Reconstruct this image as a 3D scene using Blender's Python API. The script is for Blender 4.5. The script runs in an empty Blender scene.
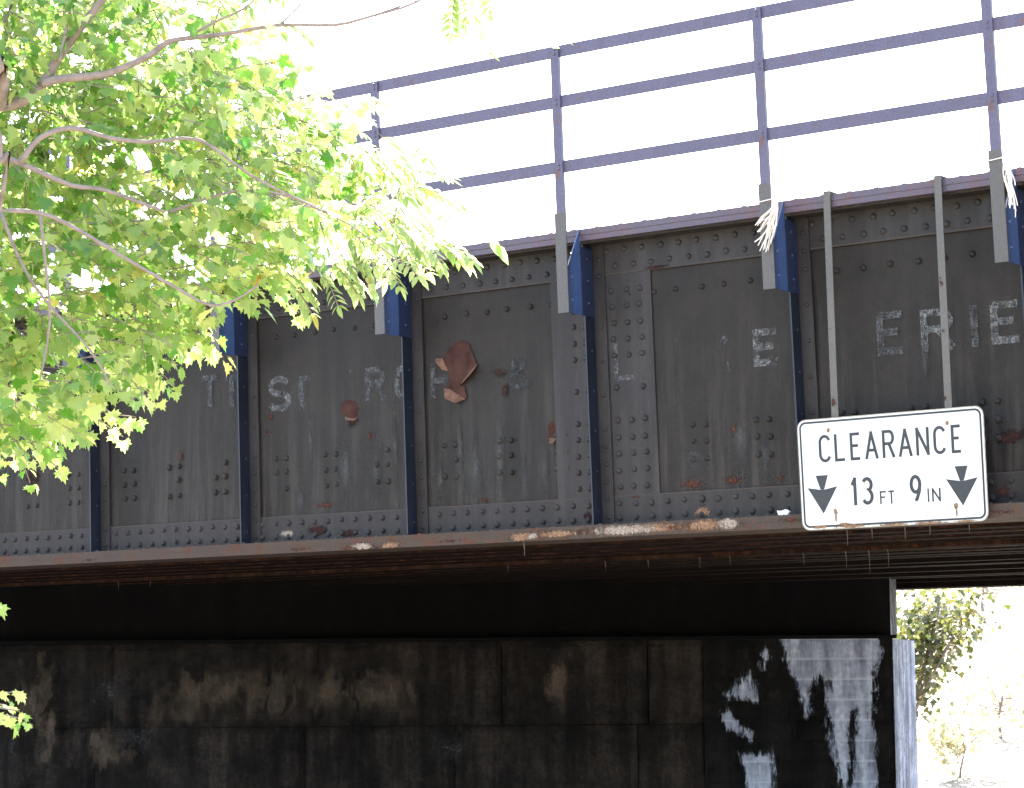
import bpy, bmesh, math, random
from mathutils import Vector, Matrix, noise
random.seed(11)
S = bpy.context.scene
C = S.collection
rad = math.radians

# ---------------------------------------------------------------- camera
FPX, PITCH, ROLL = 2395.0, 0.1199, -0.0073
CAMZ = 3.4
CAM = Vector((0, 0, CAMZ))
fw = Vector((0, math.cos(PITCH), math.sin(PITCH)))
r0 = Vector((1, 0, 0)); u0_ = r0.cross(fw)
CR = r0*math.cos(ROLL) + u0_*math.sin(ROLL)
CU = -r0*math.sin(ROLL) + u0_*math.cos(ROLL)
cam = bpy.data.cameras.new('camera'); co = bpy.data.objects.new('camera', cam); C.objects.link(co)
m = Matrix((CR, CU, -fw)).transposed().to_4x4(); m.translation = CAM
co.matrix_world = m
cam.sensor_width = 36; cam.lens = FPX/1024*36; cam.clip_start = .1; cam.clip_end = 2000
S.camera = co

def ray(px, py):
    return (fw + CR*((px-512)/FPX) - CU*((py-394)/FPX))
def at(px, py, y):                      # point on the vertical plane world-Y = y
    d = ray(px, py); return CAM + d*(y/d.y)

# ---------------------------------------------------------------- girder frame
YAW = 0.6246
GX = Vector((math.cos(YAW), -math.sin(YAW), 0))
GN = Vector((-math.sin(YAW), -math.cos(YAW), 0))       # outward, to the road side
GZ = Vector((0, 0, 1)) - GX*0.0351                     # the steelwork leans a little along its length
GO = Vector((0, 17.915, CAMZ+1.0439))
H = 2.3
SP = 1.7335; U0 = -4.5024
WEB = -0.20
def G(u, w, v): return GO + GX*u + GN*w + GZ*v
def uv(px, py, w=0.0):                  # where a sight line meets the girder's plane
    d = ray(px, py); o = GO + GN*w
    t = (o-CAM).dot(GN)/d.dot(GN); p = CAM + d*t - o
    v = p.z; u = (p - GZ*v).dot(GX)
    return u, v

# ---------------------------------------------------------------- mesh helper
class MB:
    def __init__(s, f=None): s.v = []; s.f = []; s.f_ = f or (lambda a, b, c: Vector((a, b, c))); s.uv = None
    def P(s, a, b, c): s.v.append(s.f_(a, b, c)); return len(s.v)-1
    def box(s, a0, a1, b0, b1, c0, c1):
        i = [s.P(a, b, c) for c in (c0, c1) for b in (b0, b1) for a in (a0, a1)]
        for q in ((0, 1, 3, 2), (4, 6, 7, 5), (0, 4, 5, 1), (2, 3, 7, 6), (0, 2, 6, 4), (1, 5, 7, 3)): s.f.append([i[k] for k in q])
    def prism(s, pts, h0, h1, plane='ac'):
        n = len(pts)
        def q(p, h): return s.P(p[0], h, p[1]) if plane == 'ac' else (s.P(h, p[0], p[1]) if plane == 'bc' else s.P(p[0], p[1], h))
        A = [q(p, h0) for p in pts]; B = [q(p, h1) for p in pts]
        s.f.append(A[::-1]); s.f.append(B)
        for k in range(n): s.f.append([A[k], A[(k+1) % n], B[(k+1) % n], B[k]])
    def rivet(s, a, b, c, ax, r=.017, h=.012, n=8):
        # dome; ax: 'b' raised along +b, 'a' raised along +a, 'c' raised along +c
        rings = []
        for rr, hh in ((1, 0), (.85, .55), (.5, .9)):
            ring = []
            for k in range(n):
                t = 2*math.pi*k/n; x = r*rr*math.cos(t); y = r*rr*math.sin(t); z = h*hh
                ring.append(s.P(a+x, b+z, c+y) if ax == 'b' else (s.P(a+z, b+x, c+y) if ax == 'a' else s.P(a+x, b+y, c+z)))
            rings.append(ring)
        top = s.P(a, b+h, c) if ax == 'b' else (s.P(a+h, b, c) if ax == 'a' else s.P(a, b, c+h))
        for R0, R1 in zip(rings, rings[1:]):
            for k in range(n): s.f.append([R0[k], R0[(k+1) % n], R1[(k+1) % n], R1[k]])
        for k in range(n): s.f.append([rings[-1][k], rings[-1][(k+1) % n], top])
    def tube(s, pts, rs, n=7):
        pts = [Vector(p) for p in pts]; prev = None; rings = []
        for i, p in enumerate(pts):
            d = (pts[min(i+1, len(pts)-1)] - pts[max(i-1, 0)]).normalized()
            ref = Vector((0, 0, 1)) if abs(d.z) < .9 else Vector((1, 0, 0))
            x = d.cross(ref).normalized(); y = d.cross(x)
            r = rs[i] if isinstance(rs, (list, tuple)) else rs
            ring = []
            for k in range(n):
                t = 2*math.pi*k/n; s.v.append(p + x*(r*math.cos(t)) + y*(r*math.sin(t))); ring.append(len(s.v)-1)
            rings.append(ring)
        for R0, R1 in zip(rings, rings[1:]):
            for k in range(n): s.f.append([R0[k], R0[(k+1) % n], R1[(k+1) % n], R1[k]])
        s.f.append(rings[0][::-1]); s.f.append(rings[-1])
    def build(s, name, mat, parent=None, smooth=False, loc=None, bevel=0):
        if parent is not None: o0 = Vector(parent['_o'])
        else: o0 = Vector(loc) if loc is not None else Vector((0, 0, 0))
        me = bpy.data.meshes.new(name)
        me.from_pydata([p-o0 for p in s.v], [], s.f)
        if s.uv:
            l = me.uv_layers.new(name='UVMap')
            for lp in me.loops: l.data[lp.index].uv = s.uv[lp.vertex_index]
        bm = bmesh.new(); bm.from_mesh(me); bmesh.ops.recalc_face_normals(bm, faces=bm.faces); bm.to_mesh(me); bm.free()
        if smooth:
            for p in me.polygons: p.use_smooth = True
        me.materials.append(mat)
        o = bpy.data.objects.new(name, me); C.objects.link(o)
        if parent is not None:
            o.parent = parent
            # parent's own offset has been taken out of the vertices
        else: o.location = o0
        o['_o'] = tuple(o0)
        if bevel:
            b = o.modifiers.new('b', 'BEVEL'); b.width = bevel; b.segments = 2; b.limit_method = 'ANGLE'
        return o

def tag(o, label=None, cat=None, group=None, kind=None):
    if label: o['label'] = label
    if cat: o['category'] = cat
    if group: o['group'] = group
    if kind: o['kind'] = kind
    return o
def thing(name, loc, label, cat, group=None):
    o = bpy.data.objects.new(name, None); C.objects.link(o); o.location = loc; o['_o'] = tuple(loc)
    o.empty_display_size = .2
    return tag(o, label, cat, group)

# ---------------------------------------------------------------- materials
def newmat(name):
    m = bpy.data.materials.new(name); m.use_nodes = True
    return m, m.node_tree.nodes, m.node_tree.links, m.node_tree.nodes['Principled BSDF']
def N(nt, t, **k):
    n = nt.new(t)
    for a, b in k.items(): setattr(n, a, b)
    return n
def ramp(nt, stops):
    r = nt.new('ShaderNodeValToRGB'); e = r.color_ramp.elements
    e[0].position, e[0].color = stops[0][0], (*stops[0][1], 1)
    e[1].position, e[1].color = stops[-1][0], (*stops[-1][1], 1)
    for p, c in stops[1:-1]:
        q = e.new(p); q.color = (*c, 1)
    return r
def g3(x): return (x, x, x)
def noise_n(nt, ln, coord, scale, detail=6, rough=.6, mscale=None):
    n = nt.new('ShaderNodeTexNoise'); n.inputs['Scale'].default_value = scale; n.inputs['Detail'].default_value = detail; n.inputs['Roughness'].default_value = rough
    if mscale:
        mp = nt.new('ShaderNodeMapping'); mp.inputs['Scale'].default_value = mscale; ln.new(coord, mp.inputs[0]); ln.new(mp.outputs[0], n.inputs['Vector'])
    else: ln.new(coord, n.inputs['Vector'])
    return n
def mixc(nt, ln, fac, a, b, mode='MIX'):
    x = nt.new('ShaderNodeMix'); x.data_type = 'RGBA'; x.blend_type = mode
    if isinstance(fac, (int, float)): x.inputs[0].default_value = fac
    else: ln.new(fac, x.inputs[0])
    for sck, val in ((6, a), (7, b)):
        if isinstance(val, tuple): x.inputs[sck].default_value = (*val, 1)
        else: ln.new(val, x.inputs[sck])
    return x.outputs[2]

def steel(name, a, b, streak=None, streak_amt=.6, rust=(.16, .055, .03), rust_thr=.66, rough=.45, bump=.25, zr=None, spec=.5):
    m, nt, ln, p = newmat(name)
    kk = (.66, .61, .55)
    a, b, rust = (tuple(x*y for x, y in zip(q, kk)) for q in (a, b, rust))
    if streak: streak = tuple(x*y for x, y in zip(streak, kk))
    tc = nt.new('ShaderNodeTexCoord').outputs['Object']
    n1 = noise_n(nt, ln, tc, 2.2, 8, .65)
    r1 = ramp(nt, [(.35, g3(0)), (.65, g3(1))]); ln.new(n1.outputs[0], r1.inputs[0])
    col = mixc(nt, ln, r1.outputs[0], a, b)
    if streak:
        n2 = noise_n(nt, ln, tc, 1, 6, .7, (9, 9, .7)); r2 = ramp(nt, [(.47, g3(0)), (.66, g3(1))]); ln.new(n2.outputs[0], r2.inputs[0])
        f = r2.outputs[0]
        if zr:      # dirt streaks gather in the lower part of the plate
            sx = nt.new('ShaderNodeSeparateXYZ'); ln.new(tc, sx.inputs[0])
            mr = nt.new('ShaderNodeMapRange'); mr.inputs[1].default_value = zr[0]; mr.inputs[2].default_value = zr[1]; mr.inputs[3].default_value = 1; mr.inputs[4].default_value = .12
            ln.new(sx.outputs[2], mr.inputs[0])
            mu = nt.new('ShaderNodeMath'); mu.operation = 'MULTIPLY'; ln.new(f, mu.inputs[0]); ln.new(mr.outputs[0], mu.inputs[1]); f = mu.outputs[0]
        ms = nt.new('ShaderNodeMath'); ms.operation = 'MULTIPLY'; ln.new(f, ms.inputs[0]); ms.inputs[1].default_value = streak_amt
        col = mixc(nt, ln, ms.outputs[0], col, streak)
    n3 = noise_n(nt, ln, tc, 7, 8, .75); r3 = ramp(nt, [(rust_thr, g3(0)), (rust_thr+.05, g3(1))]); ln.new(n3.outputs[0], r3.inputs[0])
    col = mixc(nt, ln, r3.outputs[0], col, rust)
    n4 = noise_n(nt, ln, tc, 90, 4, .7); r4 = ramp(nt, [(.3, g3(.75)), (.7, g3(1.25))]); ln.new(n4.outputs[0], r4.inputs[0])
    col = mixc(nt, ln, 1.0, col, r4.outputs[0], 'MULTIPLY')
    ln.new(col, p.inputs['Base Color'])
    rr = ramp(nt, [(.3, g3(rough-.08)), (.75, g3(rough+.2))]); ln.new(n1.outputs[0], rr.inputs[0]); ln.new(rr.outputs[0], p.inputs['Roughness'])
    p.inputs['Specular IOR Level'].default_value = spec
    bp = nt.new('ShaderNodeBump'); bp.inputs['Strength'].default_value = bump; bp.inputs['Distance'].default_value = .01
    n5 = noise_n(nt, ln, tc, 30, 8, .7); ln.new(n5.outputs[0], bp.inputs['Height']); ln.new(bp.outputs[0], p.inputs['Normal'])
    return m

M = {}
M['web'] = steel('girder web paint', (.024, .0208, .0190), (.044, .0378, .0345), (.105, .092, .086), .62, rust_thr=.74, zr=(.25, 1.7), bump=.5, spec=.16)
M['leg'] = steel('girder angle paint', (.036, .0325, .034), (.054, .048, .050), (.09, .080, .083), .5, rust_thr=.72, spec=.2)
M['blue'] = steel('sky sheen stiffener paint', (.009, .014, .028), (.014, .020, .038), (.04, .05, .075), .35, rust_thr=.8, rough=.35)  # blue of the reflected sky put into the stiffener colour
M['blue2'] = steel('bright sky sheen bracket paint', (.055, .105, .27), (.08, .14, .32), (.025, .032, .06), .7, rust=(.06, .035, .04), rust_thr=.62, rough=.35)  # bright sky reflection painted into the outer bracket plate
M['blue3'] = steel('dark sky sheen bracket paint', (.02, .032, .085), (.03, .043, .105), (.012, .018, .035), .7, rust=(.05, .03, .035), rust_thr=.62, rough=.35)  # darker sky reflection painted into the gusset
M['topfl'] = steel('glare tinted top flange paint', (.115, .095, .15), (.15, .115, .16), (.19, .085, .085), .5, rust=(.2, .075, .06), rust_thr=.6)  # pink-lavender glare along the skyline mixed into the flange colour
M['botfl'] = steel('bottom flange paint', (.085, .066, .055), (.115, .09, .076), (.12, .06, .04), .3, rust=(.14, .065, .042), rust_thr=.55, rough=.7, spec=.2)
M['rail'] = steel('glare tinted railing paint', (.115, .105, .185), (.15, .135, .23), (.12, .095, .15), .6, rust=(.17, .08, .075), rust_thr=.60, bump=.5)  # lavender lift is sky flare painted into the rails
M['post'] = steel('post paint', (.105, .10, .098), (.14, .13, .125), (.09, .08, .08), .3, rust=(.16, .055, .045), rust_thr=.68)
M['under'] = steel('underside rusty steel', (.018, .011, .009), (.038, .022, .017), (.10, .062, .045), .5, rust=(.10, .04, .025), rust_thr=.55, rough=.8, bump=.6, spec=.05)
M['under2'] = steel('sooty floor beam and rib shade', (.010, .008, .008), (.018, .013, .012), (.035, .025, .02), .25, rust=(.03, .014, .01), rust_thr=.6, rough=.85, bump=.6, spec=.05)
M['edge'] = steel('lit dusty plate edge', (.05, .043, .04), (.09, .075, .068), None, rust=(.1, .045, .035), rust_thr=.56, rough=.8)  # dust plus the brightness of a lit edge, as one pale colour
M['strap'] = steel('strap steel', (.125, .12, .115), (.17, .16, .15), None, rust=(.18, .05, .04), rust_thr=.64, rough=.5)

def patch(name, c1, c2, cover=.5, scale=6, rough=.8, hard=.08, nw=.9, ms=None):
    """flaking / staining decal: coverage falls away irregularly towards the UV unit circle"""
    m, nt, ln, p = newmat(name)
    tc = nt.new('ShaderNodeTexCoord')
    n1 = noise_n(nt, ln, tc.outputs['Object'], scale, 9, .75, ms)
    n2 = noise_n(nt, ln, tc.outputs['Object'], scale*3, 6, .7)
    c1, c2 = (tuple(x*.7 for x in q) for q in (c1, c2))
    rc = ramp(nt, [(.36, g3(0)), (.64, g3(1))]); ln.new(n2.outputs[0], rc.inputs[0])
    col = mixc(nt, ln, rc.outputs[0], c1, c2)
    n3 = noise_n(nt, ln, tc.outputs['Object'], 45, 8, .8); r3 = ramp(nt, [(.35, g3(.5)), (.65, g3(1.4))]); ln.new(n3.outputs[0], r3.inputs[0])
    col = mixc(nt, ln, 1, col, r3.outputs[0], 'MULTIPLY'); ln.new(col, p.inputs['Base Color'])
    bp = nt.new('ShaderNodeBump'); bp.inputs['Strength'].default_value = .6; bp.inputs['Distance'].default_value = .01; ln.new(n3.outputs[0], bp.inputs['Height']); ln.new(bp.outputs[0], p.inputs['Normal'])
    p.inputs['Roughness'].default_value = rough; p.inputs['Specular IOR Level'].default_value = .12
    vl = nt.new('ShaderNodeVectorMath'); vl.operation = 'LENGTH'; ln.new(tc.outputs['UV'], vl.inputs[0])
    a = nt.new('ShaderNodeMath'); a.operation = 'MULTIPLY_ADD'; ln.new(n1.outputs[0], a.inputs[0]); a.inputs[1].default_value = nw*2; a.inputs[2].default_value = -nw
    b = nt.new('ShaderNodeMath'); b.operation = 'SUBTRACT'; ln.new(a.outputs[0], b.inputs[0]); ln.new(vl.outputs['Value'], b.inputs[1])
    c = nt.new('ShaderNodeMapRange'); c.inputs[1].default_value = -cover-hard; c.inputs[2].default_value = -cover+hard
    ln.new(b.outputs[0], c.inputs[0]); ln.new(c.outputs[0], p.inputs['Alpha'])
    return m
M['rustpatch'] = patch('rust bloom', (.055, .022, .016), (.17, .062, .035), .30, 26, hard=.22, nw=1.5)
M['orange'] = patch('orange rust and lime', (.16, .06, .03), (.55, .34, .20), .6, 34, hard=.2, nw=1.0)
M['cream'] = patch('cream lime crust', (.22, .15, .10), (.62, .50, .40), .6, 30, hard=.2, nw=.9)
M['darkrust'] = patch('dark rust bloom', (.035, .017, .013), (.065, .028, .02), .45, 22, hard=.2, nw=1.2)
M['dirty'] = patch('pale dirt streak', (.075, .069, .064), (.12, .112, .105), .35, 1, hard=.45, nw=.6, ms=(16, 16, 1.5))
M['worn3'] = patch('almost gone lettering', (.05, .05, .05), (.13, .127, .125), -.12, 13, hard=.5, nw=1.6)
M['drip'] = patch('lime', (.14, .10, .075), (.22, .17, .13), 1.0, 40)
M['worn1'] = patch('worn white lettering', (.10, .10, .10), (.36, .35, .34), -.08, 17, hard=.5, nw=1.8)
M['worn2'] = patch('ghost white lettering', (.06, .06, .06), (.20, .195, .195), .02, 13, hard=.5, nw=1.6)

def plain(name, col, rough=.6, noise_amt=.12, scale=20, spec=.5):
    m, nt, ln, p = newmat(name)
    tc = nt.new('ShaderNodeTexCoord').outputs['Object']
    n = noise_n(nt, ln, tc, scale, 6, .65)
    r = ramp(nt, [(.3, tuple(c*(1-noise_amt) for c in col)), (.7, tuple(min(1, c*(1+noise_amt)) for c in col))])
    ln.new(n.outputs[0], r.inputs[0]); ln.new(r.outputs[0], p.inputs['Base Color'])
    p.inputs['Roughness'].default_value = rough; p.inputs['Specular IOR Level'].default_value = spec
    return m
M['peel'] = plain('peeled red primer', (.052, .023, .018), .8, .5, 7, spec=.08)
M['flap'] = plain('curled paint flap', (.15, .078, .048), .8, .45, 18, spec=.08)
M['signwhite'] = plain('sign white sheeting', (.62, .60, .56), .4, .06, 2)
M['signblack'] = plain('sign black ink', (.024, .025, .029), .5, .2, 30)
M['signedge'] = plain('sign aluminium edge', (.3, .25, .19), .5, .4, 30)
M['bolt'] = plain('rusty bolt', (.25, .14, .05), .7, .3, 60)
M['twine'] = plain('pale twine', (.75, .66, .58), .9, .1, 60)
M['litter'] = plain('white litter', (.8, .8, .8), .6, .05, 60)

# ---------------------------------------------------------------- glyph strokes (unit box, y up)
def arc(cx, cy, rx, ry, a0, a1, n=10): return [(cx+rx*math.cos(rad(a0+(a1-a0)*k/n)), cy+ry*math.sin(rad(a0+(a1-a0)*k/n))) for k in range(n+1)]
GL = {
 'C': [arc(.5, .74, .5, .26, 20, 180) + arc(.5, .26, .5, .26, 180, 340)],
 'L': [[(0, 1), (0, 0), (1, 0)]],
 'E': [[(1, 1), (0, 1), (0, 0), (1, 0)], [(0, .53), (.8, .53)]],
 'A': [[(0, 0), (.5, 1), (1, 0)], [(.2, .3), (.8, .3)]],
 'R': [[(0, 0), (0, 1), (.6, 1)] + arc(.62, .755, .36, .245, 80, -80) + [(.0, .51)], [(.55, .5), (1, 0)]],
 'N': [[(0, 0), (0, 1), (1, 0), (1, 1)]],
 '1': [[(.25, .82), (.75, 1), (.75, 0)]],
 '3': [arc(.48, .755, .46, .245, 150, -80) + arc(.48, .27, .5, .27, 80, -150)],
 '9': [arc(.5, .68, .47, .32, -20, 340, 18), [(.97, .7), (.9, .42), (.62, .1), (.45, 0)]],
 'F': [[(0, 0), (0, 1), (1, 1)], [(0, .53), (.8, .53)]],
 'T': [[(0, 1), (1, 1)], [(.5, 1), (.5, 0)]],
 'I': [[(.5, 0), (.5, 1)]],
 'S': [arc(.5, .755, .47, .245, 20, 260) + arc(.5, .255, .5, .255, 90, -160)],
 'B': [[(0, 0), (0, 1), (.6, 1)] + arc(.6, .76, .36, .24, 80, -80) + [(0, .52)], arc(.6, .26, .4, .26, 85, -85) + [(0, 0)]],
 'U': [[(0, 1), (0, .3)] + arc(.5, .27, .5, .27, 180, 360) + [(1, 1)]],
 'G': [arc(.5, .74, .5, .26, 20, 180) + arc(.5, .26, .5, .26, 180, 360) + [(1, .45), (.55, .45)]],
 'H': [[(0, 0), (0, 1)], [(1, 0), (1, 1)], [(0, .5), (1, .5)]],
 'K': [[(0, 0), (0, 1)], [(1, 1), (.0, .42)], [(.35, .6), (1, 0)]],
 '&': [[(1, 0), (.2, .72)] + arc(.42, .83, .22, .17, 190, -20) + [(.15, .42)] + arc(.42, .24, .4, .24, 160, 330)],
}
def glyph(mb, ch, place, w, h, th, hb, dh):
    """place(x,y,k) -> adds vertex; strokes as raised ribbons, each a hair prouder than the last"""
    strokes = []
    for st in GL[ch]:
        cur = [st[0]]
        for i in range(1, len(st)):
            cur.append(st[i])
            if i < len(st)-1:
                a = Vector(((st[i][0]-st[i-1][0])*w, (st[i][1]-st[i-1][1])*h)); b = Vector(((st[i+1][0]-st[i][0])*w, (st[i+1][1]-st[i][1])*h))
                if a.length > 1e-5 and b.length > 1e-5 and a.normalized().dot(b.normalized()) < -.3: strokes.append(cur); cur = [st[i]]
        strokes.append(cur)
    for si, st in enumerate(strokes):
        P = [Vector((x*(w-th)+th/2, y*(h-th)+th/2)) for x, y in st]
        Q = [P[0]]
        for q in P[1:]:
            if (q-Q[-1]).length > 1e-4: Q.append(q)
        P = Q
        if ch not in 'CSG39&':
            for e0, e1 in ((0, 1), (-1, -2)):
                dd_ = (P[e0]-P[e1])
                if abs(dd_.y) > abs(dd_.x): P[e0] = P[e0]+dd_.normalized()*th*.45
        L, R = [], []
        for i, p in enumerate(P):
            d0 = (P[i]-P[i-1]).normalized() if i else (P[1]-P[0]).normalized()
            d1 = (P[i+1]-P[i]).normalized() if i < len(P)-1 else d0
            n0 = Vector((-d0.y, d0.x)); n1 = Vector((-d1.y, d1.x)); mm = (n0+n1)
            if mm.length < 1e-4: mm = n0
            mm.normalize(); k = th/2/max(.70, mm.dot(n0))
            L.append(p+mm*k); R.append(p-mm*k)
        z0 = hb; z1 = hb+dh*(1+.22*si)
        idx = [[place(q.x, q.y, z) for q in row] for row, z in ((L, z1), (R, z1), (L, z0), (R, z0))]
        n = len(P)
        for i in range(n-1):
            mb.f.append([idx[0][i], idx[0][i+1], idx[1][i+1], idx[1][i]])
            mb.f.append([idx[0][i], idx[2][i], idx[2][i+1], idx[0][i+1]])
            mb.f.append([idx[1][i], idx[1][i+1], idx[3][i+1], idx[3][i]])
        for i in (0, n-1): mb.f.append([idx[0][i], idx[1][i], idx[3][i], idx[2][i]])

# ================================================================ GIRDER
UA, UB = -12.5, 12.0
girder = thing('plate_girder', G(0, 0, 0), 'dark riveted steel plate girder spanning above the road, paint peeling and lettering worn away', 'bridge girder')
# web with faint buckling between the stiffeners
w = MB(G); nu, nv = 180, 14
grid = []
for j in range(nv+1):
    row = []
    for i in range(nu+1):
        u = UA+(UB-UA)*i/nu; v = .1+(H-.2)*j/nv
        ph = (u-U0)/SP
        b = .006*math.sin(math.pi*(ph % 1))*math.sin(math.pi*j/nv)*(1 if int(math.floor(ph)) % 2 else -1)
        row.append(w.P(u, WEB+b, v))
    grid.append(row)
for j in range(nv):
    for i in range(nu): w.f.append([grid[j][i], grid[j][i+1], grid[j+1][i+1], grid[j+1][i]])
w.box(UA, UB, WEB-.03, WEB-.02, .1, H-.1)
for k in range(-4, 9):
    us = U0+SP*k
    # upper line of rivets
    for q in range(1, 8):
        if k == -4: continue
        w.rivet(us+.1+q*.205+random.uniform(-.014, .014), WEB+.0, H-.50+random.uniform(-.006, .006), 'b', .024, .020)
    # groups of paired rivets low on the panel
    for gq in (.27, .80, 1.33):
        for du in (-.045, .065):
            if gq < .4 and k == 3: continue
            for v in (.545, .675, .795):
                if random.random() < .97: w.rivet(us+gq+.04+du+random.uniform(-.006, .006), WEB+.0, v+random.uniform(-.006, .006), 'b', random.uniform(.022, .028), random.uniform(.016, .022))
w.build('web', M['web'], girder)
# flange angles (vertical legs) with rivet rows
for nm, v0, v1, rows, sp in (('top_flange_angle', H-.335, H-.0885, (H-.155, H-.27), .158), ('bottom_flange_angle', .0955, .315, (.15, .255), .14)):
    a = MB(G); a.box(UA, UB, WEB+.006, WEB+.018, v0, v1)
    if nm[0] == 't': a.box(UA, UB, WEB+.0185, WEB+.15, H-.103, H-.0885)
    u = UA+.05
    while u < UB:
        for j, v in enumerate(rows):
            uu = u+(sp*.5 if j and nm[0] == 't' else 0)
            if min(abs((uu-U0)/SP-round((uu-U0)/SP)), 1)*SP < .035: continue
            a.rivet(uu+random.uniform(-.006, .006), WEB+.018, v+random.uniform(-.005, .005), 'b', random.uniform(.022, .027), random.uniform(.015, .021))
        u += sp
    o_ = a.build(nm, M['leg'], girder)
    e_ = MB(G); e_.box(UA, UB, WEB+.0185, WEB+.0195, *((v0+.0, v0+.012) if nm[0] == 't' else (v1-.010, v1-.0))); e_.build('lit_dusty_edge', M['edge'], o_)  # pale strip paints the lit, dusty edge of the angle
# flanges: stacked cover plates, each stepped a little
f = MB(G)
f.box(UA, UB, -.42, 0, H-.045, H); f.box(UA, UB, -.415, -.006, H-.088, H-.0455)
u = UA+.1
while u < UB:
    for ww in (-.06, -.15, -.27, -.36): f.rivet(u, ww, H, 'c', .024, .024)
    u += .21
f.build('top_flange', M['topfl'], girder)
f = MB(G)
f.box(UA, UB, -.42, -.004, .048, .095); f.box(UA, UB, -.42, 0, 0, .0475)
u = UA+.1
while u < UB:
    f.rivet(u, -.045, .095, 'c', .018, .014); u += .14
f.build('bottom_flange', M['botfl'], girder)
# stiffeners: outstanding leg + leg on the web, rivets on both
st = MB(G); at2 = MB(G)
ub = U0+SP*3
st.box(ub-.012, ub, WEB+.019, -.05, .096, H-.089)
at2.box(ub+.0005, ub+.105, WEB+.019, WEB+.031, .096, H-.089)
v = .2
while v < H-.15:
    st.rivet(ub+.0, -.13, v, 'a', .012, .006)
    v += .30
v = .16
while v < H-.12:
    at2.rivet(ub+.06, WEB+.031, v, 'b', .017, .015)
    v += .13 if v < .7 or v > H-.6 else .255
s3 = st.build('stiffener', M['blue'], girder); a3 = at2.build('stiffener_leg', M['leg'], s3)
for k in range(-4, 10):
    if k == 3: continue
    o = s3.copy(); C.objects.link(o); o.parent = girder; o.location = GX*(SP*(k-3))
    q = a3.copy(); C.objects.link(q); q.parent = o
# splice plate at one stiffener
sp_ = MB(G)
sp_.box(ub-.40, ub+.50, WEB+.008, WEB+.0165, .316, H-.336)
for du in (.16, .285, .40, -.10, -.20):
    v = .38; i = 0
    while v < H-.36:
        mid = .85 < v < 1.35
        if not (mid and (i % 2 or random.random() < .2)):
            sp_.rivet(ub+du+random.uniform(-.006, .006), WEB+.0165, v+random.uniform(-.005, .005), 'b', .024, .020)
        v += .122; i += 1
sp_.build('splice_plate', M['leg'], girder)
sp2 = MB(G)      # joint of the flange angle
for lo, hi in ((H-.335, H-.104), (.097, .315)):
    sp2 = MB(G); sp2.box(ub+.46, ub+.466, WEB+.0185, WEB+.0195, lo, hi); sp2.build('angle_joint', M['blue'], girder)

BL = [0]
def blob(name, px, py, rx, ry, mat, w=WEB+.004, rot=0, parent=girder, fn=None):
    """an irregular stain: a fine disc with UVs, on the plane where it sits"""
    BL[0] += 1; w = w+.00018*(BL[0] % 24)
    u, v = uv(px, py, w); mb = MB(G); mb.uv = []
    sc = 136.0
    a = rx/(sc*.81); b = ry/sc
    mb.P(u, w, v); mb.uv.append((0, 0)); n = 20
    for k in range(n):
        t = 2*math.pi*k/n; x = math.cos(t); y = math.sin(t)
        X = x*math.cos(rot)-y*math.sin(rot); Y = x*math.sin(rot)+y*math.cos(rot)
        mb.P(u+X*a, w, v+Y*b); mb.uv.append((x*1.15, y*1.15))
    for k in range(n): mb.f.append([0, 1+k, 1+(k+1) % n])
    return mb.build(name, M[mat], parent)
for a in [(690, 408, 20, 13, 'rustpatch'), (733, 428, 10, 10, 'rustpatch'), (692, 484, 22, 11, 'rustpatch'), (732, 480, 20, 9, 'rustpatch'),
          (780, 478, 7, 8, 'rustpatch'), (1012, 436, 22, 14, 'darkrust'), (1018, 488, 16, 12, 'rustpatch'), (270, 417, 9, 7, 'rustpatch'), (268, 432, 9, 8, 'rustpatch'),
          (370, 436, 7, 7, 'rustpatch'), (353, 424, 9, 9, 'darkrust'), (553, 428, 8, 11, 'rustpatch'), (180, 456, 5, 13, 'rustpatch'),
          (570, 425, 6, 10, 'rustpatch'), (325, 505, 24, 6, 'rustpatch'), (562, 498, 30, 4, 'rustpatch'), (484, 500, 12, 5, 'rustpatch'), (35, 478, 14, 20, 'darkrust'),
          (30, 468, 6, 14, 'darkrust'), (500, 372, 12, 9, 'darkrust'), (505, 390, 6, 12, 'darkrust')]:
    blob('rust_patch', *a)
for a in [(318, 530, 22, 10, 'darkrust'), (348, 533, 20, 9, 'darkrust'), (703, 512, 11, 8, 'orange'), (700, 505, 7, 5, 'rustpatch'), (287, 534, 12, 7, 'cream'), (588, 517, 8, 8, 'darkrust'), (1005, 492, 14, 12, 'rustpatch'), (635, 497, 10, 3, 'rustpatch'), (608, 236, 4, 4, 'rustpatch'), (655, 267, 22, 3, 'darkrust')]:
    blob('rust_patch', *a, w=WEB+.022)
for a in [(600, 531, 90, 9, 'rustpatch'), (700, 526, 70, 9, 'rustpatch'), (540, 535, 50, 8, 'rustpatch'), (360, 547, 50, 7, 'rustpatch'), (655, 528, 40, 7, 'orange'), (625, 530, 52, 8, 'cream'), (705, 525, 28, 9, 'orange'), (728, 524, 15, 9, 'cream'), (672, 527, 18, 5, 'rustpatch'), (520, 537, 20, 6, 'orange'), (557, 534, 30, 6, 'orange'),
          (532, 536, 10, 5, 'cream'), (362, 546, 18, 6, 'cream'), (390, 545, 16, 5, 'orange'), (300, 549, 30, 3, 'rustpatch'), (790, 520, 26, 4, 'rustpatch'), (1000, 512, 20, 4, 'rustpatch'), (90, 560, 16, 4, 'rustpatch'), (450, 541, 26, 3, 'rustpatch')]:
    blob('lime_crust', *a, w=.0025)
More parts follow.
